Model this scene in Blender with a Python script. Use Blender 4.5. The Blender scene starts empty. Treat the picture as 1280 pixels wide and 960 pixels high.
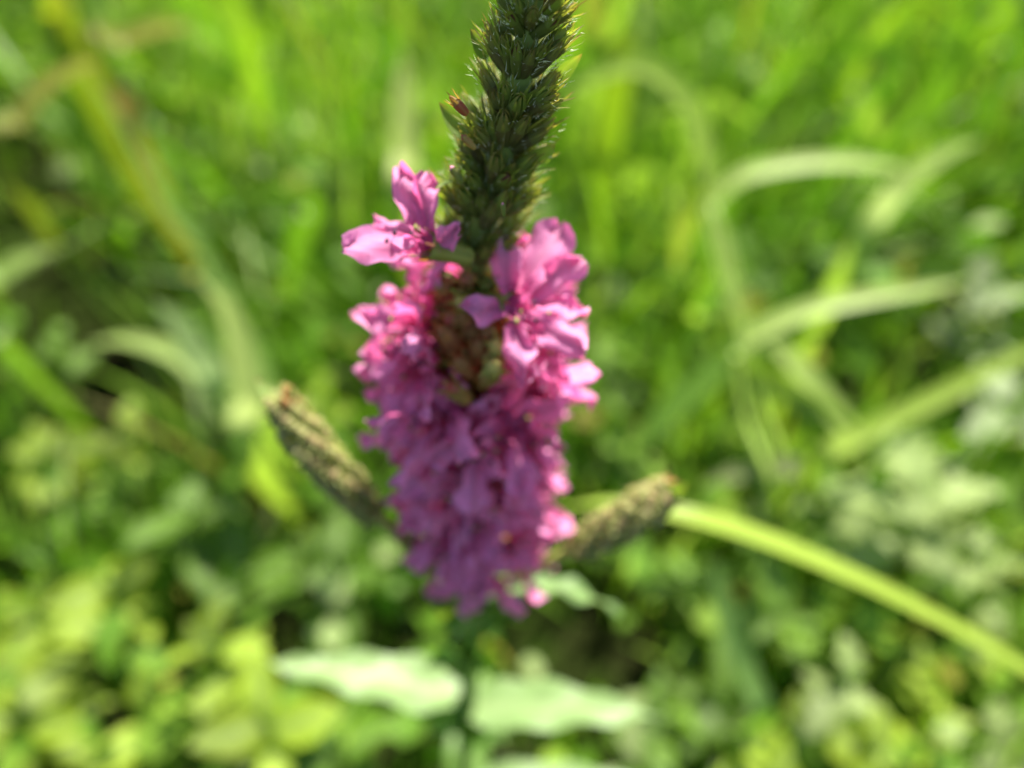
import bpy, math, random
import numpy as np
from mathutils import Vector, Matrix, Quaternion, noise
R = math.radians
rnd = random.Random(7)
rng = np.random.default_rng(11)
SC = bpy.context.scene
COL = SC.collection

# ------------------------------------------------------------------ camera
CAM_D, CAM_H, PITCH, FPX = 0.078, 0.360, R(45), 1000.0
CAM = Vector((0.0, -CAM_D, CAM_H))
cd = bpy.data.cameras.new('camera'); cam = bpy.data.objects.new('camera', cd); COL.objects.link(cam)
cam.location = CAM; cam.rotation_euler = (R(90) - PITCH, 0, 0)
cd.sensor_width = 36; cd.lens = 36 * FPX / 1280; cd.clip_start = 0.005; cd.clip_end = 200
cd.dof.use_dof = True; cd.dof.focus_distance = 0.0755; cd.dof.aperture_fstop = cd.lens / 3.3
SC.camera = cam
# ------------------------------------------------------------------ world, sun, exposure
SUN_EL, SUN_AZ = R(62), R(28)                 # azimuth from +Y (beyond the flower) towards +X
w = bpy.data.worlds.new('World'); SC.world = w; w.use_nodes = True
nt = w.node_tree; bg = nt.nodes['Background']
sky = nt.nodes.new('ShaderNodeTexSky'); sky.sky_type = 'NISHITA'; sky.sun_disc = False
sky.sun_elevation = SUN_EL; sky.sun_rotation = SUN_AZ
nt.links.new(sky.outputs[0], bg.inputs[0]); bg.inputs[1].default_value = 0.065
sl = bpy.data.lights.new('sun', 'SUN'); sun = bpy.data.objects.new('sun', sl); COL.objects.link(sun)
sl.energy = 4.8; sl.angle = R(0.53); sl.color = (1.0, 0.95, 0.86)
sd = Vector((math.sin(SUN_AZ) * math.cos(SUN_EL), math.cos(SUN_AZ) * math.cos(SUN_EL), math.sin(SUN_EL)))
sun.rotation_euler = (-sd).to_track_quat('-Z', 'Y').to_euler(); sun.location = sd * 3
SC.view_settings.view_transform = 'Standard'; SC.view_settings.look = 'None'
SC.view_settings.exposure = 1.9; SC.view_settings.gamma = 1
SC.render.engine = 'CYCLES'
SC.cycles.use_denoising = True
SC.cycles.max_bounces = 10; SC.cycles.transmission_bounces = 8; SC.cycles.diffuse_bounces = 5
SC.cycles.sample_clamp_indirect = 6

# ------------------------------------------------------------------ pixel -> point
FW = Vector((0, math.cos(PITCH), -math.sin(PITCH))); UP = Vector((0, math.sin(PITCH), math.cos(PITCH))); RT = Vector((1, 0, 0))
def ray(px, py): return FW + RT * ((px - 640) / FPX) + UP * ((480 - py) / FPX)
def at_d(px, py, d): return CAM + ray(px, py) * d
def at_y(px, py, y=0.0):
    r = ray(px, py); return CAM + r * ((y - CAM.y) / r.y)
def at_z(px, py, z=0.0):
    r = ray(px, py); return CAM + r * ((z - CAM.z) / r.z)

# ------------------------------------------------------------------ materials
def leaf_mat(name, rough=0.45, transl=0.4, tcol=(1.25, 1.15, 0.35), spec=0.5, nscale=300, nvar=0.25, bump=0.15, coat=0.0, sheen=0.0):
    m = bpy.data.materials.new(name); m.use_nodes = True
    n = m.node_tree.nodes; l = m.node_tree.links; n.clear()
    out = n.new('ShaderNodeOutputMaterial'); mix = n.new('ShaderNodeMixShader'); mix.inputs[0].default_value = transl
    p = n.new('ShaderNodeBsdfPrincipled'); tr = n.new('ShaderNodeBsdfTranslucent')
    at = n.new('ShaderNodeAttribute'); at.attribute_name = 'tint'
    tc = n.new('ShaderNodeTexCoord'); no = n.new('ShaderNodeTexNoise'); no.inputs['Scale'].default_value = nscale; no.inputs['Detail'].default_value = 4
    l.new(tc.outputs['Object'], no.inputs['Vector'])
    mr = n.new('ShaderNodeMapRange'); mr.inputs[3].default_value = 1 - nvar; mr.inputs[4].default_value = 1 + nvar
    l.new(no.outputs[0], mr.inputs[0])
    mu = n.new('ShaderNodeVectorMath'); mu.operation = 'SCALE'
    l.new(at.outputs['Color'], mu.inputs[0]); l.new(mr.outputs[0], mu.inputs[3])
    mt = n.new('ShaderNodeVectorMath'); mt.operation = 'MULTIPLY'; mt.inputs[1].default_value = tcol
    l.new(mu.outputs[0], mt.inputs[0])
    l.new(mu.outputs[0], p.inputs['Base Color']); l.new(mt.outputs[0], tr.inputs['Color'])
    p.inputs['Roughness'].default_value = rough; p.inputs['Specular IOR Level'].default_value = spec
    if coat: p.inputs['Coat Weight'].default_value = coat; p.inputs['Coat Roughness'].default_value = 0.15
    if sheen: p.inputs['Sheen Weight'].default_value = sheen
    b = n.new('ShaderNodeBump'); b.inputs['Strength'].default_value = bump; b.inputs['Distance'].default_value = 0.0006
    l.new(no.outputs[0], b.inputs['Height']); l.new(b.outputs[0], p.inputs['Normal'])
    l.new(p.outputs[0], mix.inputs[1]); l.new(tr.outputs[0], mix.inputs[2]); l.new(mix.outputs[0], out.inputs[0])
    return m
M_GREEN = leaf_mat('bud_green', 0.5, 0.5, (1.35, 1.35, 0.45), nscale=900, nvar=0.3, bump=0.3)
M_PETAL = leaf_mat('petal', 0.42, 0.50, (1.12, 0.52, 0.72), spec=0.4, nscale=700, nvar=0.12, bump=0.3, sheen=0.1)
M_LEAF = leaf_mat('leaf', 0.45, 0.36, (1.3, 1.2, 0.35), spec=0.3, nscale=350, nvar=0.2, bump=0.3)
M_GRASS = leaf_mat('grass_blade', 0.42, 0.5, (1.05, 1.25, 0.30), spec=0.16, nscale=250, nvar=0.18, bump=0.1)
M_COVER = leaf_mat('cover_leaf', 0.5, 0.5, (1.1, 1.25, 0.32), spec=0.14, nscale=200, nvar=0.2, bump=0.1)
M_STEM = leaf_mat('stem', 0.5, 0.05, nscale=600, nvar=0.25, bump=0.2)
M_HAIR = leaf_mat('hair', 0.35, 0.55, (1, 1, 0.9), nscale=300, nvar=0.1, bump=0)
def soil_mat():
    m = bpy.data.materials.new('soil'); m.use_nodes = True
    n = m.node_tree.nodes; l = m.node_tree.links; p = n['Principled BSDF']; p.inputs['Roughness'].default_value = 1.0; p.inputs['Specular IOR Level'].default_value = 0.0
    tc = n.new('ShaderNodeTexCoord'); no = n.new('ShaderNodeTexNoise'); no.inputs['Scale'].default_value = 14; no.inputs['Detail'].default_value = 8
    cr = n.new('ShaderNodeValToRGB'); cr.color_ramp.elements[0].color = (0.010, 0.009, 0.004, 1); cr.color_ramp.elements[1].color = (0.014, 0.024, 0.004, 1)  # soil colours darkened so bare gaps look deep in shade
    cr.color_ramp.elements[0].position = 0.35; cr.color_ramp.elements[1].position = 0.65
    l.new(tc.outputs['Object'], no.inputs['Vector']); l.new(no.outputs[0], cr.inputs[0]); l.new(cr.outputs[0], p.inputs['Base Color'])
    b = n.new('ShaderNodeBump'); b.inputs['Distance'].default_value = 0.01; n2 = n.new('ShaderNodeTexNoise'); n2.inputs['Scale'].default_value = 120
    l.new(tc.outputs['Object'], n2.inputs['Vector']); l.new(n2.outputs[0], b.inputs['Height']); l.new(b.outputs[0], p.inputs['Normal'])
    return m
M_SOIL = soil_mat()

# ------------------------------------------------------------------ mesh helpers
def mesh_from(name, verts, faces, cols, mat, smooth=True):
    me = bpy.data.meshes.new(name); me.from_pydata([tuple(v) for v in verts], [], faces)
    a = me.attributes.new('tint', 'FLOAT_COLOR', 'POINT')
    c = np.ones((len(verts), 4), np.float32); c[:, :3] = np.array(cols, np.float32).reshape(-1, 3); a.data.foreach_set('color', c.ravel())
    if smooth: me.polygons.foreach_set('use_smooth', [True] * len(me.polygons))
    me.materials.append(mat); me.update(); return me
def mesh_np(name, V, F, C, mat):
    me = bpy.data.meshes.new(name); nv, nf, k = len(V), len(F), F.shape[1]
    me.vertices.add(nv); me.vertices.foreach_set('co', V.astype(np.float32).ravel())
    me.loops.add(nf * k); me.loops.foreach_set('vertex_index', F.astype(np.int32).ravel())
    me.polygons.add(nf); me.polygons.foreach_set('loop_start', np.arange(0, nf * k, k, dtype=np.int32))
    me.update(calc_edges=True)
    me.polygons.foreach_set('use_smooth', np.ones(nf, bool))
    a = me.attributes.new('tint', 'FLOAT_COLOR', 'POINT'); c = np.ones((nv, 4), np.float32); c[:, :3] = C; a.data.foreach_set('color', c.ravel())
    me.materials.append(mat); me.validate(); return me
def link(name, data, parent=None, mw=None):
    o = bpy.data.objects.new(name, data); COL.objects.link(o)
    if parent is not None: o.parent = parent
    if mw is not None: o.matrix_basis = mw
    return o
def tag(o, label, cat, group=None, kind=None):
    if label: o['label'] = label
    if cat: o['category'] = cat
    if group: o['group'] = group
    if kind: o['kind'] = kind
    return o
def mixc(a, b, t): return tuple(x + (y - x) * t for x, y in zip(a, b))
def scl(a, s): return tuple(x * s for x in a)
def grid_faces(nu, nv, off=0):           # nu rows of nv verts
    return [(off + i * nv + j, off + i * nv + j + 1, off + (i + 1) * nv + j + 1, off + (i + 1) * nv + j) for i in range(nu - 1) for j in range(nv - 1)]
def catmull(P, n):
    P = [Vector(p) for p in P]; Q = [P[0] * 2 - P[1]] + P + [P[-1] * 2 - P[-2]]; out = []
    for i in range(len(P) - 1):
        a, b, c, d = Q[i:i + 4]
        for k in range(n):
            t = k / n
            out.append(0.5 * ((2 * b) + (c - a) * t + (2 * a - 5 * b + 4 * c - d) * t * t + (3 * b - a - 3 * c + d) * t ** 3))
    out.append(P[-1]); return out
def tube(P, rad, ns, colf, ribs=0.0, nrib=4):
    V, C = [], []; n = len(P); prev = None
    for i, p in enumerate(P):
        t = (P[min(i + 1, n - 1)] - P[max(i - 1, 0)]).normalized()
        x = (prev - t * prev.dot(t)) if prev is not None else t.orthogonal()
        x.normalize(); prev = x; y = t.cross(x); r = rad(i / (n - 1))
        for k in range(ns):
            a = 2 * math.pi * k / ns; rr = r * (1 + ribs * math.cos(nrib * a))
            V.append(p + (x * math.cos(a) + y * math.sin(a)) * rr); C.append(colf(i / (n - 1)))
    F = [(i * ns + k, i * ns + (k + 1) % ns, (i + 1) * ns + (k + 1) % ns, (i + 1) * ns + k) for i in range(n - 1) for k in range(ns)]
    F.append(tuple(range((n - 1) * ns, n * ns))); F.append(tuple(reversed(range(ns))))
    return V, F, C
def frame(d, side=None, roll=0.0):
    """matrix whose Z looks along d"""
    z = Vector(d).normalized(); s = Vector(side) if side is not None else z.orthogonal()
    x = (s - z * s.dot(z)); x = x.normalized() if x.length > 1e-6 else z.orthogonal().normalized()
    y = z.cross(x); m = Matrix((x, y, z)).transposed().to_4x4()
    return m @ Matrix.Rotation(roll, 4, 'Z')

# ------------------------------------------------------------------ ground (structure)
def ground():
    rs = [0, .1, .2, .3, .45, .6, .8, 1.1, 1.5, 2.2, 3.5, 6, 12, 30, 80]; na = 48; V = [(0, .3, 0)]; F = []
    for r in rs[1:]:
        for k in range(na):
            a = 2 * math.pi * k / na; x, y = r * math.cos(a), r * math.sin(a) + .3
            V.append((x, y, noise.noise(Vector((x * 5, y * 5, 0))) * .012 * min(1, r * 4)))
    F += [(0, 1 + k, 1 + (k + 1) % na) for k in range(na)]
    for i in range(len(rs) - 2):
        F += [(1 + i * na + k, 1 + (i + 1) * na + k, 1 + (i + 1) * na + (k + 1) % na, 1 + i * na + (k + 1) % na) for k in range(na)]
    o = link('ground', mesh_from('ground', V, F, [(1, 1, 1)] * len(V), M_SOIL)); o['kind'] = 'structure'
    tag(o, 'dark soil under the grass and weeds, darkened further for shade', 'ground')
ground()

# ------------------------------------------------------------------ low growth (stuff)
def field(x, y, s, seed):
    f = np.zeros_like(x)
    for k in range(4):
        g = np.random.default_rng(seed + k); a = g.uniform(0, 6.28, 5); ph = g.uniform(0, 6.28, 5)
        for j in range(5): f += np.sin((x * np.cos(a[j]) + y * np.sin(a[j])) * s * (1 + .6 * k) + ph[j]) / (1 + k)
    return f / 4.5
C_DEEP = np.array((.055, .12, .010)); C_MID = np.array((.11, .225, .020)); C_BRI = np.array((.21, .33, .038)); C_PALE = np.array((.29, .37, .14)); C_YEL = np.array((.28, .27, .04))
def tints(n, x, y, seed, pale=.1):
    f = field(x, y, 9, seed) * .5 + .5 + rng.normal(0, .22, n)
    f = np.clip(f, 0, 1)[:, None]
    c = np.where(f < .5, C_DEEP + (C_MID - C_DEEP) * f * 2, C_MID + (C_BRI - C_MID) * (f * 2 - 1))
    pm = rng.random(n) < pale; c[pm] = C_PALE * rng.uniform(.7, 1.1, (pm.sum(), 1))
    ym = rng.random(n) < .025; c[ym] = C_YEL * rng.uniform(.6, 1.0, (ym.sum(), 1))
    return c * rng.uniform(.8, 1.15, (n, 1))
HOLES = [(at_z(px, py, .03), r) for px, py, r in ((355, 765, .042), (725, 805, .048), (660, 790, .035), (500, 850, .025), (790, 840, .03))]  # growth thinned here to stand for dark shade round the stem
HOLES += [(at_z(px, py, zz), .06) for px, py in ((-35, 60), (-25, 140), (-20, 215)) for zz in (.0, .05, .10, .15, .20)]
def holes(x, y):
    k = np.ones(len(x), bool)
    for c, r in HOLES: k &= (x - c.x) ** 2 + (y - c.y) ** 2 > (r * rng.uniform(.3, 1.1, len(x))) ** 2
    return k
def clear_h(x, y, h):
    """nothing tall grows in the open spot round the flowering stem and in front of it"""
    r = np.sqrt((x * .8) ** 2 + ((y - .0)) ** 2)
    lim = np.where(y < .16, .05 + .35 * np.clip(r - .05, 0, 1) + .25 * np.clip(np.abs(x) - .1, 0, 1), .09 + .3 * np.clip(y - .1, 0, .5) + .1 * np.clip(np.abs(x) - .1, 0, 1))
    return np.minimum(h, lim)
def grass_mass(name, n, xr, yr, h0, h1, w0, w1, label, seed, S=5, lean=.9):
    x = rng.uniform(*xr, n); y = yr[0] + (yr[1] - yr[0]) * rng.random(n) ** 1.15
    keep = (field(x, y, 14, seed + 50) > rng.uniform(-1.3, .6, n)) & holes(x, y); x, y = x[keep], y[keep]; n = len(x)
    h = clear_h(x, y, rng.uniform(h0, h1, n)) * rng.uniform(.75, 1.1, n)
    wd = rng.uniform(w0, w1, n); az = rng.uniform(0, 6.283, n); le = np.abs(rng.normal(0, .5, n)) * lean * h; fa = az + rng.normal(0, .5, n) + 1.57
    t = np.linspace(0, 1, S + 1)[None, :]
    hx = x[:, None] + np.cos(az)[:, None] * le[:, None] * t ** 1.8
    hy = y[:, None] + np.sin(az)[:, None] * le[:, None] * t ** 1.8
    hz = h[:, None] * (t - .28 * (le / h)[:, None] * t ** 3)
    pw = wd[:, None] * .5 * np.clip((1 - t ** 2.2), 0.02, 1) * (.55 + .6 * np.minimum(t * 3, 1))
    tw = fa[:, None] + rng.normal(0, .8, n)[:, None] * t
    V = np.zeros((n, S + 1, 2, 3))
    for s, sg in enumerate((-1, 1)):
        V[:, :, s, 0] = hx + np.cos(tw) * pw * sg; V[:, :, s, 1] = hy + np.sin(tw) * pw * sg; V[:, :, s, 2] = np.maximum(hz, 0) - .004
    base = (np.arange(n) * (S + 1) * 2)[:, None]; k = np.arange(S)[None, :] * 2
    F = np.stack([base + k, base + k + 1, base + k + 3, base + k + 2], -1).reshape(-1, 4)
    C = np.repeat(tints(n, x, y, seed, .10), (S + 1) * 2, 0)
    o = link(name, mesh_np(name, V.reshape(-1, 3), F, C, M_GRASS)); tag(o, label, 'grass', kind='stuff')
def leaf_template():
    T = [(0, 0, 0)]; rows = [(.18, .32), (.42, .5), (.68, .42), (.88, .2)]
    for a, b in rows: T += [(-b, a, .10 * b), (0, a, -.03), (b, a, .10 * b)]
    T.append((0, 1.02, -.08)); T = np.array(T, float)
    F = [(0, 2, 1), (0, 3, 2)]
    for i in range(3):
        b = 1 + i * 3; F += [(b, b + 1, b + 4), (b, b + 4, b + 3), (b + 1, b + 2, b + 5), (b + 1, b + 5, b + 4)]
    F += [(10, 11, 13), (11, 12, 13)]
    return T, np.array(F)
def leaf_mass(name, n, xr, yr, s0, s1, z0, z1, label, seed, pale=.12, cat='leaves'):
    T, TF = leaf_template()
    x = rng.uniform(*xr, n); y = rng.uniform(*yr, n)
    keep = (field(x, y, 20, seed + 30) > rng.uniform(-1.4, .9, n)) & holes(x, y); x, y = x[keep], y[keep]; n = len(x)
    hump = .5 + .5 * field(x, y, 26, seed + 9)
    z = clear_h(x, y, z0 + (z1 - z0) * rng.random(n) ** .8 * np.clip(.35 + hump, .2, 1.2))
    s = rng.uniform(s0, s1, n); asp = rng.uniform(.55, 1.0, n)
    az = rng.uniform(0, 6.283, n); pit = rng.normal(.0, .7, n); rol = rng.normal(0, .6, n)
    L = T[None] * s[:, None, None]; L = L * np.stack([asp, np.ones(n), np.ones(n)], -1)[:, None]
    c, q = np.cos(rol)[:, None], np.sin(rol)[:, None]; X = L[..., 0] * c + L[..., 2] * q; Z = -L[..., 0] * q + L[..., 2] * c; Y = L[..., 1]
    c, q = np.cos(pit)[:, None], np.sin(pit)[:, None]; Y, Z = Y * c - Z * q, Y * q + Z * c
    c, q = np.cos(az)[:, None], np.sin(az)[:, None]; X, Y = X * c - Y * q, X * q + Y * c
    V = np.stack([X + x[:, None], Y + y[:, None], np.maximum(Z + z[:, None], .002)], -1)
    F = (TF[None] + (np.arange(n) * len(T))[:, None, None]).reshape(-1, 3)
    C = np.repeat(tints(n, x, y, seed, pale), len(T), 0)
    o = link(name, mesh_np(name, V.reshape(-1, 3), F, C, M_COVER)); tag(o, label, cat, kind='stuff')
leaf_mass('undergrowth', 26000, (-.75, .75), (-.22, .75), .005, .018, .012, .12, 'low carpet of small oval green leaves covering the soil', 3)
grass_mass('grass', 15000, (-1.0, 1.0), (.06, 1.5), .10, .34, .0025, .007, 'soft mass of mixed green grass blades behind the flowering plant', 21)
grass_mass('short_grass', 11000, (-.8, .8), (-.25, .5), .04, .15, .002, .0055, 'short thin grass threaded through the small leaves round the stem', 33)
leaf_mass('far_undergrowth', 9000, (-3, 3), (.7, 4), .02, .05, .02, .25, 'distant leafy weeds beyond the grass', 5)

# ------------------------------------------------------------------ loosestrife plant
plant = link('loosestrife_plant', None); plant.empty_display_size = .02
tag(plant, 'tall flowering plant with a magenta flower spike under a green budding tip', 'plant')
AX = [at_y(*p) for p in ((672, -70), (665, 0), (650, 100), (624, 200), (607, 260), (595, 330), (594, 430), (598, 560), (599, 680), (593, 760), (584, 880), (579, 960))]
top = AX[0] + (AX[0] - AX[1]).normalized() * .012
low = AX[-1]
AXP = [top] + AX + [Vector((low.x - .002, .0, .10)), Vector((low.x - .004, .003, .04)), Vector((low.x - .005, .004, -.01))]
plant.location = (low.x - .005, .004, 0)
PW = Matrix.Translation(-plant.location)
axc = catmull(AXP, 8)
def axis(z):
    for a, b in zip(axc, axc[1:]):
        if b.z <= z <= a.z:
            t = (a.z - z) / max(1e-9, a.z - b.z); return a.lerp(b, t)
    return axc[0] if z > axc[0].z else axc[-1]
def axdir(z): return (axis(z + .003) - axis(z - .003)).normalized()
def zy(py): return at_y(600, py).z
pl = lambda name, data, mw, parent=None: link(name, data, plant if parent is None else parent, mw if parent is not None else PW @ mw)

G_DARK = (.11, .18, .028); G_MID = (.19, .28, .045); G_YEL = (.34, .40, .09); REDB = (.24, .07, .06); PURP = (.07, .03, .03)
V, F, C = tube(axc, lambda t: .0008 + .0012 * min(1, t * 2.2), 12, lambda t: mixc(G_MID, G_YEL, .25) if t < .55 else mixc(G_DARK, G_MID, .6), .10, 4)
pl('stem', mesh_from('stem', V, F, C, M_STEM), Matrix())

# ---- buds: ribbed tube with a domed tip and spreading teeth
def bud_mesh(i, open_=0.0, tint=G_MID, dome=PURP, teeth=6, tl=.42, tipc=REDB):
    r = random.Random(i * 13 + 5); V, F, C = [], [], []; ns = 12
    prof = [(0, .10), (.12, .17), (.35, .20), (.6, .21), (.78, .19)]
    for t, rad in prof:
        for k in range(ns):
            a = 2 * math.pi * k / ns; rr = rad * (1 + .10 * (k % 2))
            V.append((rr * math.cos(a), rr * math.sin(a), t)); C.append(scl(mixc(mixc(tint, G_YEL, .5 if k % 2 else .1), mixc(tint, REDB, .35), t * .7), r.uniform(.85, 1.15)))
    for t, rad in ((.86, .12), (.92, .06)):
        for k in range(ns):
            a = 2 * math.pi * k / ns; V.append((rad * math.cos(a), rad * math.sin(a), t)); C.append(dome)
    for j in range(len(prof) + 1):
        F += [(j * ns + k, j * ns + (k + 1) % ns, (j + 1) * ns + (k + 1) % ns, (j + 1) * ns + k) for k in range(ns)]
    V.append((0, 0, .97)); C.append(dome); c0 = (len(prof) + 1) * ns; F += [(c0 + k, c0 + (k + 1) % ns, len(V) - 1) for k in range(ns)]
    for k in range(teeth * 2):
        a = 2 * math.pi * (k + r.uniform(-.2, .2)) / (teeth * 2); long = k % 2
        ln = tl * (r.uniform(.8, 1.25) if long else .85); b = len(V); wd = .05 if long else .085; out = r.uniform(.02, .22) * (1.2 if long else .3)
        ca, sa = math.cos(a), math.sin(a)
        for q, ww in ((0, 1), (.5, .65), (.8, .35)):
            rr = .20 + out * q ** 1.6 + .01 - (.15 * q if not long else 0); z = .72 + ln * q
            for sg in (-1, 1): V.append((rr * ca - sg * wd * ww * sa, rr * sa + sg * wd * ww * ca, z)); C.append(mixc(mixc(tint, G_YEL, .45), tipc, .6 * q ** 3))
        rr = .21 + out - (.17 if not long else 0) - (.05 if r.random() < .5 else 0); V.append((rr * ca, rr * sa, .72 + ln)); C.append(mixc(G_YEL, tipc, .6))
        F += [(b, b + 1, b + 3, b + 2), (b + 2, b + 3, b + 5, b + 4), (b + 4, b + 5, b + 6)]
    return mesh_from('bud', V, F, C, M_GREEN)
SIDEB = [bud_mesh(70 + i, tint=mixc((.46, .50, .19), (.34, .42, .14), i / 3), dome=mixc((.42, .40, .16), (.36, .22, .12), (i % 2) * .6), tl=.16) for i in range(4)]
BUDS = [bud_mesh(i, tint=mixc(mixc(G_MID, G_DARK, i / 6), (.20, .10, .07), .5 if i % 3 == 1 else 0), dome=(G_MID, G_YEL, (.26, .10, .08))[i % 3], tl=.54) for i in range(6)]
SPENT = [bud_mesh(20 + i, tint=mixc((.50, .32, .10), (.60, .18, .11), i / 3), dome=mixc((.55, .10, .10), G_YEL, i / 4), tl=.25) for i in range(4)]
RUST = [bud_mesh(60 + i, tint=(.34, .07, .04), dome=(.30, .05, .03), tl=.6, tipc=(.3, .06, .03)) for i in range(2)]
PINKB = [bud_mesh(40 + i, tint=(.20, .26, .05), dome=(.75, .35, .5), tl=.2) for i in range(2)]
YELB = [bud_mesh(50 + i, tint=(.46, .47, .13), dome=(.6, .58, .18), tl=.12) for i in range(2)]

def bract_mesh(i, tint, L=1.0, W=.32, fold=.35, nu=8):
    r = random.Random(i * 7 + 1); V, C = [], []
    for a in range(nu):
        t = a / (nu - 1); wd = W * (.55 + .45 * math.sin(min(1, t * 2.4) * 1.57)) * (1 - t ** 2.3) + .004
        for j in range(5):
            s = (j - 2) / 2
            V.append((s * wd, -fold * wd * abs(s) ** 1.4 + .16 * math.sin(t * 1.5) - .10 * t * t * (i % 3), t * L + .02 * math.sin(7 * t + i) * s))
            C.append(scl(mixc(mixc(tint, REDB, max(0, t - .75) * 2.2), G_YEL, .25 if j == 2 else 0), r.uniform(.9, 1.1)))
    return mesh_from('bract', V, grid_faces(nu, 5), C, M_GREEN)
BRACTS = [bract_mesh(i, mixc(G_MID, G_DARK, (i % 4) / 3)) for i in range(6)]

spike = pl('bud_spike', None, Matrix.Translation(axis(.33))); spike.empty_display_size = .01
SPI = Matrix.Translation(-axis(.33))
spike['label'] = 'dark green hairy spike tip crowded with unopened buds'
hairsV, hairsF, hairsC = [], [], []
def add_hair(p, d, ln, wd=.00004, c=(.82, .84, .6)):
    d = d.normalized(); s = d.orthogonal().normalized(); s.rotate(Quaternion(d, rnd.uniform(0, 6.28))); b = len(hairsV)
    hairsV.extend([p - s * wd, p + s * wd, p + d * ln + Vector((0, 0, ln * .15))]); hairsF.append((b, b + 1, b + 2)); hairsC.extend([c] * 3)
def put(meshes, name, p, d, L, par=spike, inv=SPI, wscale=1.0, side=None, roll=None):
    m = inv @ Matrix.Translation(p) @ frame(d, side, rnd.uniform(0, 6.28) if roll is None else roll) @ Matrix.Diagonal((L * wscale, L * wscale, L, 1))
    return link(name, rnd.choice(meshes), par, m)
z = axis(1).z - .002; k = 0
ztop = z; zbot = zy(345)
while z > zbot:
    f = (ztop - z) / (ztop - zbot); c = axis(z); ad = axdir(z); nb = 14 if f > .2 else 10
    L = .0025 + .0032 * min(1, f * 1.25)
    for s in range(2):                                     # a pair of bracts, crossed with the pair below
        a = k * 1.571 + s * math.pi + rnd.uniform(-.35, .35) + .5; rad = Vector((math.cos(a), math.sin(a), 0))
        d = (rad * rnd.uniform(.42, .62) + ad).normalized()
        put(BRACTS, 'bract', c + rad * .0011, d, L * rnd.uniform(1.2, 1.6), wscale=.62, side=rad.cross(ad), roll=0)
    for s in range(nb):
        a = k * .8 + 6.283 * s / nb + rnd.uniform(-.22, .22); rad = Vector((math.cos(a), math.sin(a), 0)); el = rnd.uniform(.45, 1.05)
        d = (rad * el + ad * .95).normalized(); p = c + rad * (.0008 + .0004 * f) + ad * rnd.uniform(-.0008, .0012); LL = L * rnd.uniform(.85, 1.15)
        put(BUDS, 'bud', p, d, LL, wscale=.76)
        for h in range(22):
            t = rnd.uniform(.2, 1.2); a2 = rnd.uniform(0, 6.28); o = d.orthogonal().normalized(); o.rotate(Quaternion(d, a2))
            add_hair(p + d * LL * t + o * LL * .23, o + d * rnd.uniform(.3, 1.6) + ad * .3, rnd.uniform(.0004, .0011))
    z -= (.0031 + .0018 * f) * rnd.uniform(.85, 1.15); k += 1
# single things seen on the spike: bright buds, the red dried bud, the long stray tooth
def px_bud(meshes, p0, p1, dep, name, label=None, ws=1.0):
    a, b = at_d(*p0, dep), at_d(*p1, dep - .001); o = put(meshes, name, a, b - a, (b - a).length, wscale=ws)
    if label: o['label'] = label
px_bud(RUST, (584, 143), (566, 124), .0762, 'dried_bud', 'rusty red dried bud on the green spike', 1.2)
px_bud(SPENT, (594, 186), (576, 168), .0790, 'orange_bud', 'orange pink bud showing between green buds', .9)
px_bud(PINKB, (578, 228), (562, 206), .0815, 'pink_bud', 'pale pink tipped bud', .9)
px_bud(PINKB, (630, 270), (628, 252), .0795, 'pink_bud', None, .7)
for a, b in (((583, 170), (548, 128)), ((690, 105), (727, 66)), ((668, 200), (694, 183)), ((612, 70), (590, 38)), ((668, 30), (722, -25)), ((660, 150), (690, 136)), ((560, 225), (545, 235))):
    A, B = at_d(*a, .0775 + .01 * a[1] / 300), at_d(*b, .0755 + .01 * a[1] / 300)
    link('bract', rnd.choice(BRACTS), spike, SPI @ Matrix.Translation(A) @ frame(B - A, RT, rnd.uniform(-.5, .5)) @ Matrix.Diagonal((.0035, .0035, (B - A).length, 1)))

# ---- flowers
def petal_mesh(i):
    r = random.Random(100 + i); nu, nv = 14, 7; V, C = [], []; ph = [r.uniform(0, 6.28) for _ in range(6)]; wv = r.uniform(.05, .12)
    bend = r.uniform(-.25, .35); cup = r.uniform(-.15, .35); sk = r.uniform(-.12, .12)
    for a in range(nu):
        t = a / (nu - 1)
        wd = .185 * (.20 + .80 * max(0, math.sin(min(1, (t + .05) / .68) * 1.5708)) ** 1.5) * math.sqrt(max(0, 1 - (max(0, t - .55) / .47) ** 2.6))
        wd *= 1 + .20 * math.sin(12 * t + ph[0]) * t
        for j in range(nv):
            s = (j - 3) / 3
            x = s * wd + sk * t * t + .025 * math.sin(8 * t + ph[1]) * t
            y = bend * t * t * .6 + cup * (s * wd) ** 2 * 6 + wv * math.sin(9 * t + ph[2] + 2.2 * s) * t + .06 * math.sin(5 * s + ph[3] + 4 * t) * t + .045 * math.sin(19 * t + ph[4] + 2 * s) * abs(s)
            zz = t + .02 * math.sin(9 * s + ph[5]) * t
            V.append((x, y, zz))
            vein = .70 if j == 3 else (1.08 if j % 2 else .90)
            C.append(scl(mixc((.68, .07, .27), (.86, .33, .60), min(1, t * 1.5)), vein * r.uniform(.94, 1.06)))
    return mesh_from('petal', V, grid_faces(nu, nv), C, M_PETAL)
PETALS = [petal_mesh(i) for i in range(14)]
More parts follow.
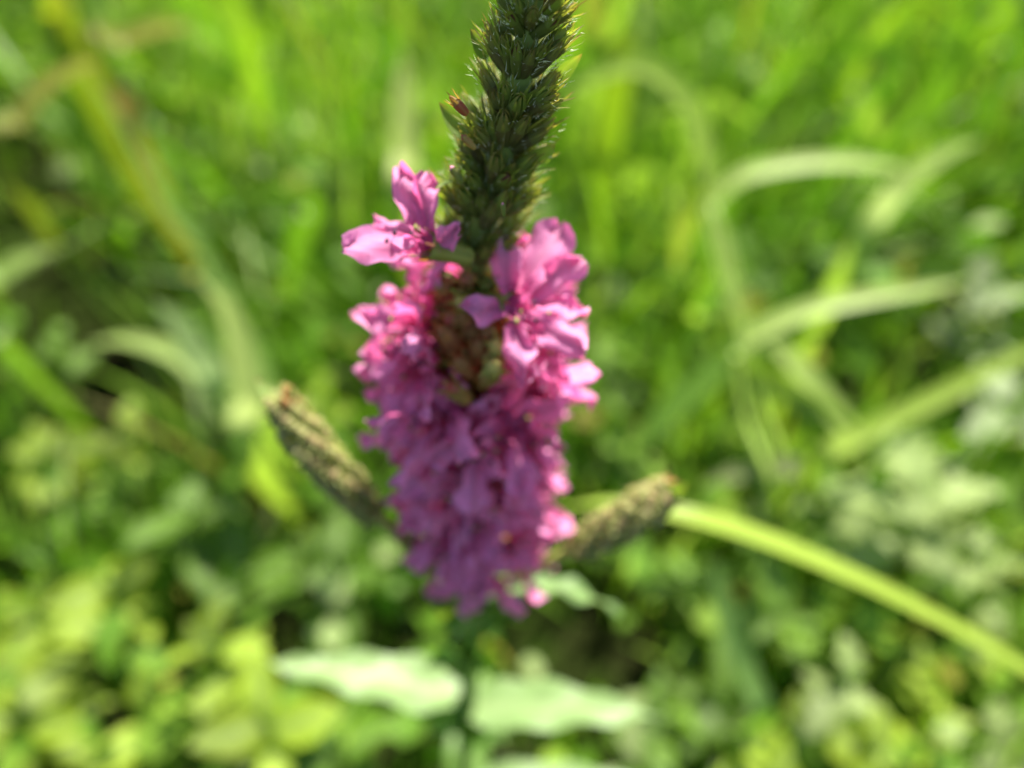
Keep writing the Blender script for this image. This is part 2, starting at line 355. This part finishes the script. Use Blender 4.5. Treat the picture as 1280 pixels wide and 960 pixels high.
def calyx_mesh(i, warm):
    r = random.Random(300 + i); V, F, C = [], [], []; ns = 12
    for t, rad in ((0, .12), (.1, .19), (.45, .2), (.8, .24), (1, .30)):
        for k in range(ns):
            a = 6.2832 * k / ns; rr = rad * (1 + .08 * (k % 2)); V.append((rr * math.cos(a), rr * math.sin(a), t))
            C.append(scl(mixc(mixc((.44, .47, .11), (.28, .33, .06), k % 2), (.38, .10, .07), warm * t), r.uniform(.9, 1.1)))
    for j in range(4): F += [(j * ns + k, j * ns + (k + 1) % ns, (j + 1) * ns + (k + 1) % ns, (j + 1) * ns + k) for k in range(ns)]
    V.append((0, 0, .75)); C.append((.4, .3, .06)); F += [(4 * ns + k, 4 * ns + (k + 1) % ns, len(V) - 1) for k in range(ns)]
    for k in range(6):
        a = 6.2832 * (k + .5) / 6; b = len(V); ca, sa = math.cos(a), math.sin(a)
        for rr, wd, zz in ((.31, .04, .95), (.36, .02, 1.2)):
            for sg in (-1, 1): V.append((rr * ca - sg * wd * sa, rr * sa + sg * wd * ca, zz)); C.append((.30, .12, .07))
        F.append((b, b + 1, b + 3, b + 2))
    return mesh_from('calyx', V, F, C, M_GREEN)
CALYX = [calyx_mesh(i, i / 3) for i in range(4)]
def stamen_mesh(i):
    r = random.Random(500 + i); V, F, C = [], [], []
    for k in range(11):
        a = r.uniform(0, 6.28); ln = r.uniform(.9, 1.7); sp = r.uniform(.05, .30); bn = r.uniform(-.2, .2)
        P = [Vector((math.cos(a) * (.12 + sp * t), math.sin(a) * (.12 + sp * t) + bn * t * t, .5 + ln * t)) for t in (0, .35, .7, 1)]
        v, f, c = tube(P, lambda t: .026, 4, lambda t: (.70, .18, .42)); b = len(V); V += v; F += [tuple(q + b for q in g) for g in f]; C += c
        e = P[-1]; b = len(V); s = .075; col = (.10, .03, .07) if k % 3 else (.35, .38, .10)
        V += [e + Vector(q) * s for q in ((1.3, 0, 0), (-1.3, 0, 0), (0, 1, 0), (0, -1, 0), (0, 0, .9), (0, 0, -.9))]; C += [col] * 6
        F += [(b + q, b + w_, b + u) for q, w_, u in ((0, 2, 4), (2, 1, 4), (1, 3, 4), (3, 0, 4), (2, 0, 5), (1, 2, 5), (3, 1, 5), (0, 3, 5))]
    return mesh_from('stamens', V, F, C, M_PETAL)
STAM = [stamen_mesh(i) for i in range(4)]
nfl = [0]
def flower(p, d, Lc=.0052, Lp=.0085, spread=62, npet=6, ws=1.0, skip=0.0):
    fl = pl('flower', None, Matrix.Translation(p) @ frame(d, None, rnd.uniform(0, 6.28))); fl.empty_display_size = .004; nfl[0] += 1
    link('calyx', rnd.choice(CALYX), fl, Matrix.Diagonal((Lc, Lc, Lc, 1)))
    link('stamens', rnd.choice(STAM), fl, Matrix.Diagonal((Lc, Lc, Lc, 1)))
    for q in range(npet):
        if rnd.random() < skip: continue
        a = 6.2832 * q / npet + rnd.uniform(-.16, .16); sp = R(spread + rnd.uniform(-20, 24)); L = Lp * rnd.uniform(.85, 1.12)
        m = Matrix.Rotation(a, 4, 'Z') @ Matrix.Translation((0, -Lc * .24, Lc * .96)) @ Matrix.Rotation(sp, 4, 'X') @ Matrix.Rotation(rnd.uniform(-.5, .5), 4, 'Z') @ Matrix.Diagonal((L * ws, L, L, 1))
        link('petal', rnd.choice(PETALS), fl, m)
    return fl
def flower_px(base, centre, petals, dep, facing):
    """a flower whose petals are laid out one by one: base and mouth of its tube, then petal tips (pixel x, y, extra depth in mm, width)"""
    A, B = at_d(*base, dep + .003), at_d(*centre, dep); fl = pl('flower', None, Matrix.Translation(A)); inv = Matrix.Translation(-A); Lc = (B - A).length; nfl[0] += 1
    link('calyx', CALYX[0], fl, inv @ Matrix.Translation(A) @ frame(B - A) @ Matrix.Diagonal((.0056, .0056, Lc, 1)))
    link('stamens', STAM[0], fl, inv @ Matrix.Translation(A) @ frame(B - A) @ Matrix.Diagonal((.005, .005, Lc * .8, 1)))
    for x, y, dz, wf, roll in petals:
        T = at_d(x, y, dep + dz * .001); D = T - B; n = Vector(facing).normalized(); sx = D.cross(n)
        L = D.length * 1.03
        link('petal', rnd.choice(PETALS), fl, inv @ Matrix.Translation(B) @ frame(D, sx, roll) @ Matrix.Diagonal((max(L, .0075) * wf, .0085, L, 1)))
VIEW = -FW
flower_px((590, 322), (533, 308), [(432, 303, -1, 1.25, .3), (504, 212, 1, 1.0, .2), (530, 222, 0, 1.05, -.3), (573, 290, -2, 1.0, .5), (470, 262, 3, .9, .4), (492, 300, -4, .8, -.6)], .0865, VIEW)
flower_px((600, 372), (641, 383), [(621, 297, -1, 1.15, .2), (696, 280, 0, 1.25, -.3), (722, 318, -1, 1.15, .35), (578, 396, -3, 1.25, -.1), (728, 442, -2, 1.0, .3), (730, 372, 2, .95, -.8), (650, 470, -2, 1.15, .4)], .0925, VIEW)
# whorls of flowers round the stem
whorl = [(408, (182, 40, 100)), (420, (202, -8, 80)), (450, (165, 140, 212, -20, 15, 60, 115)), (488, (186, 224, -34, 0, 150, 40)),
         (518, (190, 242, 292, -15, 70)), (556, (210, 262, 318, 5, 150)), (592, (195, 240, 290, 335, 90)), (626, (215, 268, 318, -10, 165)), (660, (205, 252, 296, -25, 100)), (688, (180, 20, 280))]
for py, azs in whorl:
    for a in azs:
        z = zy(py - (18 if 225 < a < 325 else 0)) + rnd.uniform(-.0025, .0025); a = R(a + rnd.uniform(-9, 9)); rad = Vector((math.cos(a), math.sin(a), 0)); c = axis(z)
        front = -math.sin(a)
        fr = 225 < math.degrees(a) % 360 < 325
        flower(c + rad * .0016, (rad + Vector((0, 0, rnd.uniform(.05, .55)))).normalized(), Lp=(.0104 if fr else .0098) * (1.0 if py < 550 else .88), spread=68 if fr else 58, ws=1.12 if fr else .92)
# spent, ripening calyces and yellow-green buds in the gaps
for py, n in ((352, 7), (385, 8), (412, 9), (440, 9), (470, 9), (500, 8), (545, 8), (590, 8), (635, 8), (680, 8)):
    for s in range(n):
        z = zy(py) + rnd.uniform(-.002, .002); a = 6.283 * s / n + rnd.uniform(-.3, .3); rad = Vector((math.cos(a), math.sin(a), 0))
        o = put(SPENT if 380 < py < 520 or rnd.random() < .4 else BUDS, 'spent_calyx', axis(z) + rad * .0014, rad * 1.0 + Vector((0, 0, rnd.uniform(.2, .9))), rnd.uniform(.0042, .0056), par=plant, inv=PW, wscale=1.05)
    for s in range(2):
        a = py * .7 + s * math.pi; rad = Vector((math.cos(a), math.sin(a), 0)); z = zy(py)
        put(BRACTS, 'bract', axis(z) + rad * .001, rad * .9 + Vector((0, 0, .6)), rnd.uniform(.007, .010), par=plant, inv=PW, side=rad.cross(Vector((0, 0, 1))), roll=0)
for (p0, p1) in (((590, 385), (573, 370)), ((612, 366), (606, 352)), ((630, 440), (618, 428)), ((612, 470), (622, 452))):
    a, b = at_d(*p0, .098), at_d(*p1, .092); put(YELB, 'yellow_bud', a, b - a, (b - a).length * .9, par=plant, inv=PW)

for p0, p1 in (((575, 440), (548, 408)), ((598, 430), (618, 408)), ((590, 470), (570, 448)), ((600, 480), (622, 462)), ((596, 452), (600, 425)), ((585, 500), (560, 482)), ((590, 410), (575, 392))):
    a, b = at_d(*p0, .1000), at_d(*p1, .0945); put(SPENT, 'spent_calyx', a, b - a, (b - a).length, par=plant, inv=PW, wscale=.85)

# ---- side branches with their own bud spikes
def side_branch(pts, tip_red, label):
    P = catmull(pts, 8); n = len(P); br = pl('side_branch', None, Matrix.Translation(P[0])); br['label'] = label; inv = Matrix.Translation(-P[0])
    V, F, C = tube([inv @ p for p in P], lambda t: .0013 - .0007 * t, 8, lambda t: mixc(G_YEL, G_MID, .4)); link('stem', mesh_from('branch_stem', V, F, C, M_STEM), br)
    for i in range(int(n * .46), n):
        t = i / (n - 1); d = (P[min(i + 1, n - 1)] - P[max(i - 1, 0)]).normalized(); nb = 6
        for s in range(nb):
            o = d.orthogonal().normalized(); o.rotate(Quaternion(d, 6.283 * s / nb + i * .9)); L = (.0028 - .0012 * max(0, t - .8) / .2) * (.8 + .5 * min(1, (t - .35) * 4)) * rnd.uniform(.85, 1.1)
            tt = max(0, t - .9) * 9
            put(SIDEB if rnd.random() > tt * .35 else SPENT, 'bud', P[i] + o * .0006, d * .8 + o * 1.0, L, par=br, inv=inv, wscale=1.3)
        if i % 2 == 0:
            o = d.orthogonal().normalized(); o.rotate(Quaternion(d, i * 1.3)); put(BRACTS, 'bract', P[i] + o * .0006, d + o * .6, .0045, par=br, inv=inv, side=o.cross(d), roll=0)
B0 = axis(zy(742))
side_branch([B0, at_y(530, 700, -.002), at_y(480, 655, -.003), at_y(430, 605, -.003), at_y(385, 552, -.002), at_y(350, 500, 0)], True, 'side spike of yellowish buds with a reddish tip and no flowers')
side_branch([B0, at_y(650, 722, -.002), at_y(705, 692, -.004), at_y(755, 665, -.005), at_y(800, 638, -.005), at_y(833, 613, -.004)], True, 'shorter side spike of grey-green buds with a brown tip')

# ---- leaves of the plant
def leaf(name, A, tip, up, wid, tint, arch=.004, wave=.0012, par=None, base=.35, nu=16, nv=7, mat=None, seed=0):
    A, tip = Vector(A), Vector(tip); d = (tip - A); L = d.length; d.normalize(); s = d.cross(Vector(up)).normalized(); u = s.cross(d)
    r = random.Random(seed); V, C = [], []; ph = r.uniform(0, 6.28)
    for i in range(nu):
        t = i / (nu - 1); wd = wid * .5 * (base + (1 - base) * math.sin(min(1, t / .25) * 1.57)) * (1 - max(0, (t - .25) / .75) ** 1.7) + .00015
        for j in range(nv):
            q = (j - nv // 2) / (nv // 2)
            V.append(d * L * t + s * q * wd + u * (arch * math.sin(math.pi * t) + .35 * abs(q) * wd * .6 + wave * math.sin(21 * t + ph + 1.5 * q) * abs(q)) - Vector((0, 0, 1)) * arch * .8 * t * t)
            C.append(scl(mixc(tint, (.26, .33, .14), .55 if j == nv // 2 else 0), r.uniform(.92, 1.08)))
    me = mesh_from(name, V, grid_faces(nu, nv), C, mat or M_LEAF)
    return me, Matrix.Translation(A)
LG = (.175, .265, .09)
def pleaf(*a, **k):
    me, m = leaf('leaf', *a, **k); o = pl('leaf', me, m); return o
ax = lambda py: axis(zy(py))
UPV = Vector((0, .12, 1))
N1 = ax(872)
pleaf(N1, at_z(330, 826, N1.z + .010), Vector((0, .1, 1)), .0125, LG, arch=.0015, wave=.0014, base=.3, seed=1)
pleaf(ax(886), at_z(830, 893, N1.z + .004), Vector((0, .1, 1)), .0125, LG, arch=.002, wave=.0014, base=.45, seed=2)
N2 = ax(748)
pleaf(N2, at_y(778, 756, .0), Vector((0, .35, 1)), .0075, (.12, .20, .06), arch=.004, seed=3)
pleaf(N2, at_y(530, 712, -.012), Vector((0, .2, 1)), .0080, (.17, .30, .03), arch=.003, seed=4)
pleaf(N2, at_y(560, 800, -.014), Vector((0, -.6, .6)), .006, (.12, .24, .03), arch=.002, seed=5)
N3 = axis(.120)
pleaf(N3, at_z(850, 990, .118), UPV, .013, LG, arch=.004, seed=6)
for i, z in enumerate((.112, .088, .062, .04)):
    for s in (0, 1):
        a = (1.45 if i % 2 == 0 else .1) + s * math.pi; rad = Vector((math.cos(a), math.sin(a), .15)); p = axis(z)
        pleaf(p, p + rad * .042, UPV, .012, (.11, .20, .035), arch=.004, seed=10 + i * 2 + s)
# small axillary shoots on the lower stem
for i, (px, py) in enumerate(((560, 790), (618, 800), (552, 770), (640, 775), (598, 845), (545, 840), (575, 905), (620, 930), (550, 925), (525, 905))):
    z = zy(py); p = axis(z); q = at_y(px + (12 if px > 590 else -12), py - 12, -.006 - .004 * (i % 3)); me, m = leaf('small_leaf', p, q, (0, -.2, 1), .0075, (.11, .25, .035), arch=.002, wave=.0004, seed=60 + i, nu=9, nv=5); pl('small_leaf', me, m)
me = mesh_from('hairs', [SPI @ v for v in hairsV], hairsF, hairsC, M_HAIR, False); ho = link('hairs', me, spike); ho['kind'] = 'stuff'

# ------------------------------------------------------------------ single grass plants and blades
def blade_mesh(pts, wid, tint, up, nseg=7, base_w=.6, fold=.18, tip=.06, tint2=None, seed=0):
    P = catmull(pts, nseg); n = len(P); V, C = [], []; o = P[0]; r = random.Random(seed)
    for i, p in enumerate(P):
        t = i / (n - 1); d = (P[min(i + 1, n - 1)] - P[max(i - 1, 0)]).normalized(); s = d.cross(Vector(up)).normalized(); u = s.cross(d)
        wd = wid * .5 * (base_w + (1 - base_w) * min(1, t * 4)) * max(tip, 1 - max(0, (t - .55) / .45) ** 1.6)
        for j in range(5):
            q = (j - 2) / 2; V.append(p - o + s * q * wd + u * fold * abs(q) * wd); c = mixc(tint, tint2 or tint, t); C.append(scl(c, .88 if j == 2 else (1.05 if j % 2 else 1.0)))
    return mesh_from('grass_blade', V, grid_faces(n, 5), C, M_GRASS), Matrix.Translation(o)
def ground_under(p, dx=0, dy=0): return Vector((p.x + dx, p.y + dy, -.003))
Y1 = (.34, .42, .03); PG = (.31, .40, .10); GG = (.11, .21, .025); OL = (.30, .27, .05); BR = (.34, .20, .05)
def D(pts, dep): return [at_d(*p[:2], (p[2] if len(p) > 2 else dep)) for p in pts]
def blade(label, pts, dep, wid, tint, up=(0, -.3, 1), root=None, grp=None, **k):
    P = D(pts, dep); rt = root if root is not None else (.0, .03)
    P = [ground_under(P[0], *rt)] + P
    me, m = blade_mesh(P, wid, tint, up, **k); o = link('grass_shoot', me, None, m); tag(o, label, 'grass', grp); return o
blade('long bright yellow-green grass blade arching in beside the shorter side spike', [(1400, 925, .25), (1280, 836, .22), (1130, 752, .198), (1000, 692, .186), (900, 655, .180), (835, 640, .180), (760, 628, .182), (705, 634, .186)], .18, .0060, (.29, .39, .055), up=(0, .1, 1), root=(.05, .02), tip=.15)
def grass_plant(label, stemp, dep, blades, wid, tint):
    P = D(stemp, dep); P = [ground_under(P[0], 0, .02)] + P; o = link('grass_plant', None, None, Matrix.Translation(P[0])); tag(o, label, 'grass', 'tall grass plants')
    inv = Matrix.Translation(-P[0]); Pc = catmull(P, 6)
    V, F, C = tube([inv @ p for p in Pc], lambda t: .0022 - .0008 * t, 8, lambda t: mixc(tint, Y1, .3)); link('stalk', mesh_from('stalk', V, F, C, M_STEM), o)
    for i, (bp, bw, bt, up) in enumerate(blades):
        me, m = blade_mesh(D(bp, dep), bw, bt, up, seed=i); link('leaf_blade', me, o, inv @ m)
grass_plant('tall grass with a wide pale blade arching level from its node', [(985, 640), (950, 500), (915, 380), (890, 255)], .34, [
    ([(890, 255), (925, 222), (980, 207), (1040, 202), (1105, 206), (1145, 218)], .0078, PG, (0, -.4, 1)),
    ([(888, 250), (882, 185), (850, 115), (800, 82), (745, 95), (690, 130)], .009, (.24, .34, .05), (0, -.7, .7)),
    ([(884, 250), (900, 300), (912, 350), (925, 400), (938, 440)], .0085, PG, (0, -.6, .8)),
    ([(884, 245), (862, 262), (850, 300), (845, 345)], .009, Y1, (0, -1, .2))], .01, GG)
grass_plant('grass with crossing pale blades rising behind the long arching blade', [(960, 640), (930, 520), (918, 440)], .30, [
    ([(915, 445), (950, 415), (1010, 388), (1080, 372), (1150, 362), (1215, 350)], .0072, PG, (0, -.4, 1)),
    ([(925, 430), (880, 475), (830, 520), (785, 575)], .010, GG, (0, -.6, .8)),
    ([(965, 425), (1000, 462), (1035, 505), (1068, 548), (1085, 580)], .0085, PG, (0, -.5, .9)),
    ([(905, 450), (970, 480), (1030, 515), (1080, 550)], .009, (.16, .22, .05), (0, -1, .2))], .01, GG)
G0 = 'wide grass blades standing singly in the weeds'
blade('flat olive grass blade sloping up beside the crossing pale blades', [(1010, 590), (1080, 542), (1180, 492), (1280, 442), (1360, 410)], .30, .0075, (.24, .33, .05), up=(0, -.5, 1), grp=G0)
blade('pale grass blade with a bent tip above the wide level arching blade', [(1060, 330), (1120, 240), (1175, 195), (1228, 175)], .33, .009, PG, up=(0, -.6, .8), grp=G0)
blade('long pale diagonal blade crossing the grass beside the dark hollow', [(360, 520), (300, 400), (250, 310), (205, 250), (150, 150), (95, 75)], .38, .0055, (.15, .25, .05), up=(0, -.45, .9), grp=G0)
blade('pale blade bowed over the low leaves, beside an upright pale blade', [(330, 520), (272, 478), (215, 440), (160, 425), (110, 430)], .34, .0085, (.28, .37, .10), up=(0, -.4, 1), grp=G0)
blade('short pale blade lying across the bowed blade', [(290, 505), (255, 450), (225, 405), (190, 375)], .34, .011, (.2, .28, .10), up=(0, -.6, .8), grp=G0)
blade('upright pale blade beside the bowed pale blade', [(312, 560), (312, 500), (302, 440), (285, 385), (250, 350)], .32, .012, (.30, .37, .10), up=(0, -.5, .9), grp=G0)
blade('straight pale upright blade behind the budding spike', [(508, 260), (507, 190), (505, 120), (504, 55)], .42, .014, (.32, .38, .10), up=(0, -.6, .8), grp=G0)
blade('yellowing blade arched over the dark hollow in the grass', [(5, 200), (25, 150), (55, 110), (95, 85), (130, 78)], .40, .011, (.10, .13, .02), tint2=OL, up=(0, -.5, .8), grp=G0)
blade('yellow arching blade tip above the orange withered leaf', [(120, 80), (155, 52), (200, 35), (245, 32)], .42, .011, (.10, .13, .02), tint2=OL, up=(0, -.5, .8), grp=G0)
blade('short bright yellow blade standing in the dark hollow in the grass', [(92, 60), (80, 25), (70, -15), (55, -50)], .42, .018, (.10, .15, .02), tint2=(.45, .42, .03), up=(0, -1, .2), grp=G0)
blade('orange withered leaf curled beside the long diagonal blade', [(175, 190), (165, 150), (150, 118), (130, 105)], .40, .013, (.12, .12, .02), tint2=BR, up=(0, -.8, .4), grp=G0)
blade('bright yellow-green blade close behind the spike tip', [(770, 90), (755, 40), (742, 5), (735, -40)], .45, .018, (.10, .18, .02), tint2=(.45, .46, .03), up=(0, -1, .2), grp=G0)
blade('broad pale blade end resting on the weeds below the dark hollow in the grass', [(-30, 385), (0, 345), (30, 325), (70, 310)], .36, .011, (.12, .22, .03), tint2=(.26, .34, .09), up=(0, -.4, 1), grp=G0)
blade('dull blade leaning under the upright pale stem blades', [(1000, 600), (930, 590), (880, 605)], .30, .008, (.14, .17, .06), up=(0, -.4, 1), grp=G0)
blade('faint upright blade in the low leaves beneath the long arching blade', [(950, 900), (930, 830), (905, 760), (895, 700)], .27, .008, (.14, .24, .06), up=(0, -1, .2), grp=G0)
SHADE = ('mid-green', 'yellow-green', 'pale green', 'fresh bright green', 'dark green')
for i in range(60):                                    # look-alike blades of the meadow behind
    px, py = rnd.uniform(180, 1320), rnd.uniform(-20, 330); dep = rnd.uniform(.40, .62); a = at_d(px, py, dep)
    if a.z < .04: a = at_d(px, py, dep * .8)
    b = ground_under(a, rnd.uniform(-.05, .05), rnd.uniform(.0, .06)); m_ = (a + b) / 2 + Vector((rnd.uniform(-.02, .02), 0, .02)); t_ = a + Vector((rnd.uniform(-.06, .06), rnd.uniform(-.03, .03), rnd.uniform(-.02, .03)))
    me, m = blade_mesh([b, m_, a, t_], rnd.uniform(.006, .011), (GG, (.20, .30, .03), (.22, .31, .07), (.15, .27, .03), (.08, .17, .02))[i % 5], (rnd.uniform(-.5, .5), -1, .2), seed=i)
    tag(link('grass_shoot', me, None, m), 'broad %s blade among the tall grass behind the flowering plant' % SHADE[i % 5], 'grass', SHADE[i % 5] + ' broad blades of the tall grass')

# ------------------------------------------------------------------ broad-leaved weeds
def lobed(seed, wid=.55, lob=.22, tint=LG):
    r = random.Random(seed); nu, nv = 13, 5; V, C = [], []
    for i in range(nu):
        t = i / (nu - 1); wd = wid * .5 * (math.sin(math.pi * t ** .8) ** .8 if 0 < t < 1 else .02) * (1 + lob * math.cos(t * 22 + r.uniform(-.3, .3)))
        for j in range(nv):
            q = (j - 2) / 2; V.append((q * wd, t, .12 * abs(q) * wd + .10 * math.sin(2.6 * t) - .12 * t * t + .02 * math.sin(9 * t + q * 2))); C.append(scl(mixc(tint, (.25, .32, .15), .4 if j == 2 else 0), r.uniform(.9, 1.1)))
    return mesh_from('weed_leaf', V, grid_faces(nu, nv), C, M_COVER)
WL = {k: [lobed(i + 40 * n, w_, lb, scl(c, (.55, .75, .9, 1.05)[i])) for i in range(4)] for n, (k, w_, lb, c) in enumerate((('pale', .55, .35, (.30, .38, .13)), ('bright', .6, .05, (.26, .36, .03)), ('green', .5, .08, (.11, .21, .02)), ('silver', .4, .2, (.30, .36, .19))))}
def weed(label, px, py, z, kind, n, size, grp='broad-leaved weeds', flat=.35):
    p = at_z(px, py, z); o = link('weed_plant', None, None, Matrix.Translation((p.x, p.y, 0))); tag(o, label, 'weed', grp)
    V, F, C = tube(catmull([Vector((0, 0, -.004)), Vector((rnd.uniform(-.006, .006), .004, z * .5)), Vector((0, 0, z))], 4), lambda t: .0012, 6, lambda t: GG); link('stem', mesh_from('weed_stem', V, F, C, M_STEM), o)
    for i in range(n):
        a = i * 2.4 + rnd.uniform(-.3, .3); hz = z * (1 - .35 * (i / max(1, n - 1))); sz = size * rnd.uniform(.45, .95)
        link('leaf', rnd.choice(WL[kind]), o, Matrix.Translation((0, 0, hz)) @ Matrix.Rotation(a, 4, 'Z') @ Matrix.Rotation(rnd.uniform(flat - .8, flat + .5), 4, 'X') @ Matrix.Rotation(rnd.uniform(-.7, .7), 4, 'Y') @ Matrix.Diagonal((sz, sz, sz, 1)))
weed('pale lobed weed under the tip of the sloping olive blade', 1165, 610, .13, 'pale', 9, .042)
weed('silvery narrow-leaved weed in the grass above the sloping olive blade', 1235, 365, .12, 'silver', 9, .045)
weed('silvery weed at the edge of the leaves under the sloping olive blade', 1265, 505, .11, 'silver', 7, .036)
weed('pale weed with toothed upright leaf beneath the long arching blade', 1065, 850, .10, 'pale', 6, .027, flat=.6)
weed('bright yellow-green weed with large rounded leaves below the bowed pale blade', 130, 725, .10, 'bright', 8, .027)
weed('bright weed with one broad tilted leaf near the plant\'s longest pale leaf', 265, 800, .10, 'bright', 7, .032, flat=.5)
KD = {'bright': 'yellow-green', 'green': 'mid-green', 'pale': 'pale'}
for px, py, kd, sz, where in ((45, 770, 'bright', .034, 'beside the large rounded-leaf weed'), (60, 850, 'bright', .03, 'just below the large rounded-leaf weed'), (20, 890, 'bright', .034, 'in the thickest patch of rounded leaves'),
        (190, 905, 'bright', .032, 'in front of the weed with the broad tilted leaf'), (330, 900, 'bright', .03, "under the flowering plant's longest pale leaf"), (230, 640, 'green', .035, 'between the reddish-tipped side spike and the rounded-leaf weed'),
        (60, 560, 'bright', .035, 'well below the broad pale blade end'), (160, 540, 'bright', .03, 'under the bowed pale blade'), (60, 440, 'green', .035, 'between the broad pale blade end and the bowed blade'),
        (400, 500, 'bright', .032, 'behind the reddish-tipped side spike'), (140, 620, 'green', .03, 'above the large rounded-leaf weed'), (420, 700, 'green', .034, 'beneath the reddish-tipped side spike'),
        (300, 720, 'green', .035, 'beside the dark gap near the longest pale leaf'), (420, 930, 'green', .03, "in the shade under the flowering plant's leaves"), (1000, 920, 'bright', .03, 'beside the weed with the toothed upright leaf'),
        (1180, 900, 'bright', .03, 'under the thick end of the long arching blade'), (1240, 820, 'bright', .028, 'touching the long arching blade'), (1255, 930, 'pale', .03, 'under the thick end of the long arching blade'),
        (900, 880, 'green', .03, "past the tip of the flowering plant's lower pale leaf"), (1120, 820, 'bright', .028, 'between the toothed upright leaf and the arching blade'), (980, 770, 'green', .03, 'just beneath the middle of the long arching blade'),
        (1230, 700, 'pale', .028, 'below the pale lobed weed'), (860, 720, 'green', .03, 'beneath the brown-tipped side spike'), (1060, 640, 'green', .03, 'between the pale lobed weed and the arching blade'), (780, 560, 'green', .03, 'above the brown-tipped side spike'),
        (760, 450, 'green', .03, 'behind the flowers, below the tall grass'), (820, 900, 'green', .03, "under the tip of the flowering plant's lower pale leaf"), (1100, 940, 'bright', .03, 'in front of the weed with the toothed upright leaf')):
    weed('%s leafy weed %s' % (KD[kd], where), px, py, rnd.uniform(.06, .09), kd, rnd.randint(6, 9), sz, KD[kd] + ' weeds in the low leaves')
print('flowers', nfl[0])
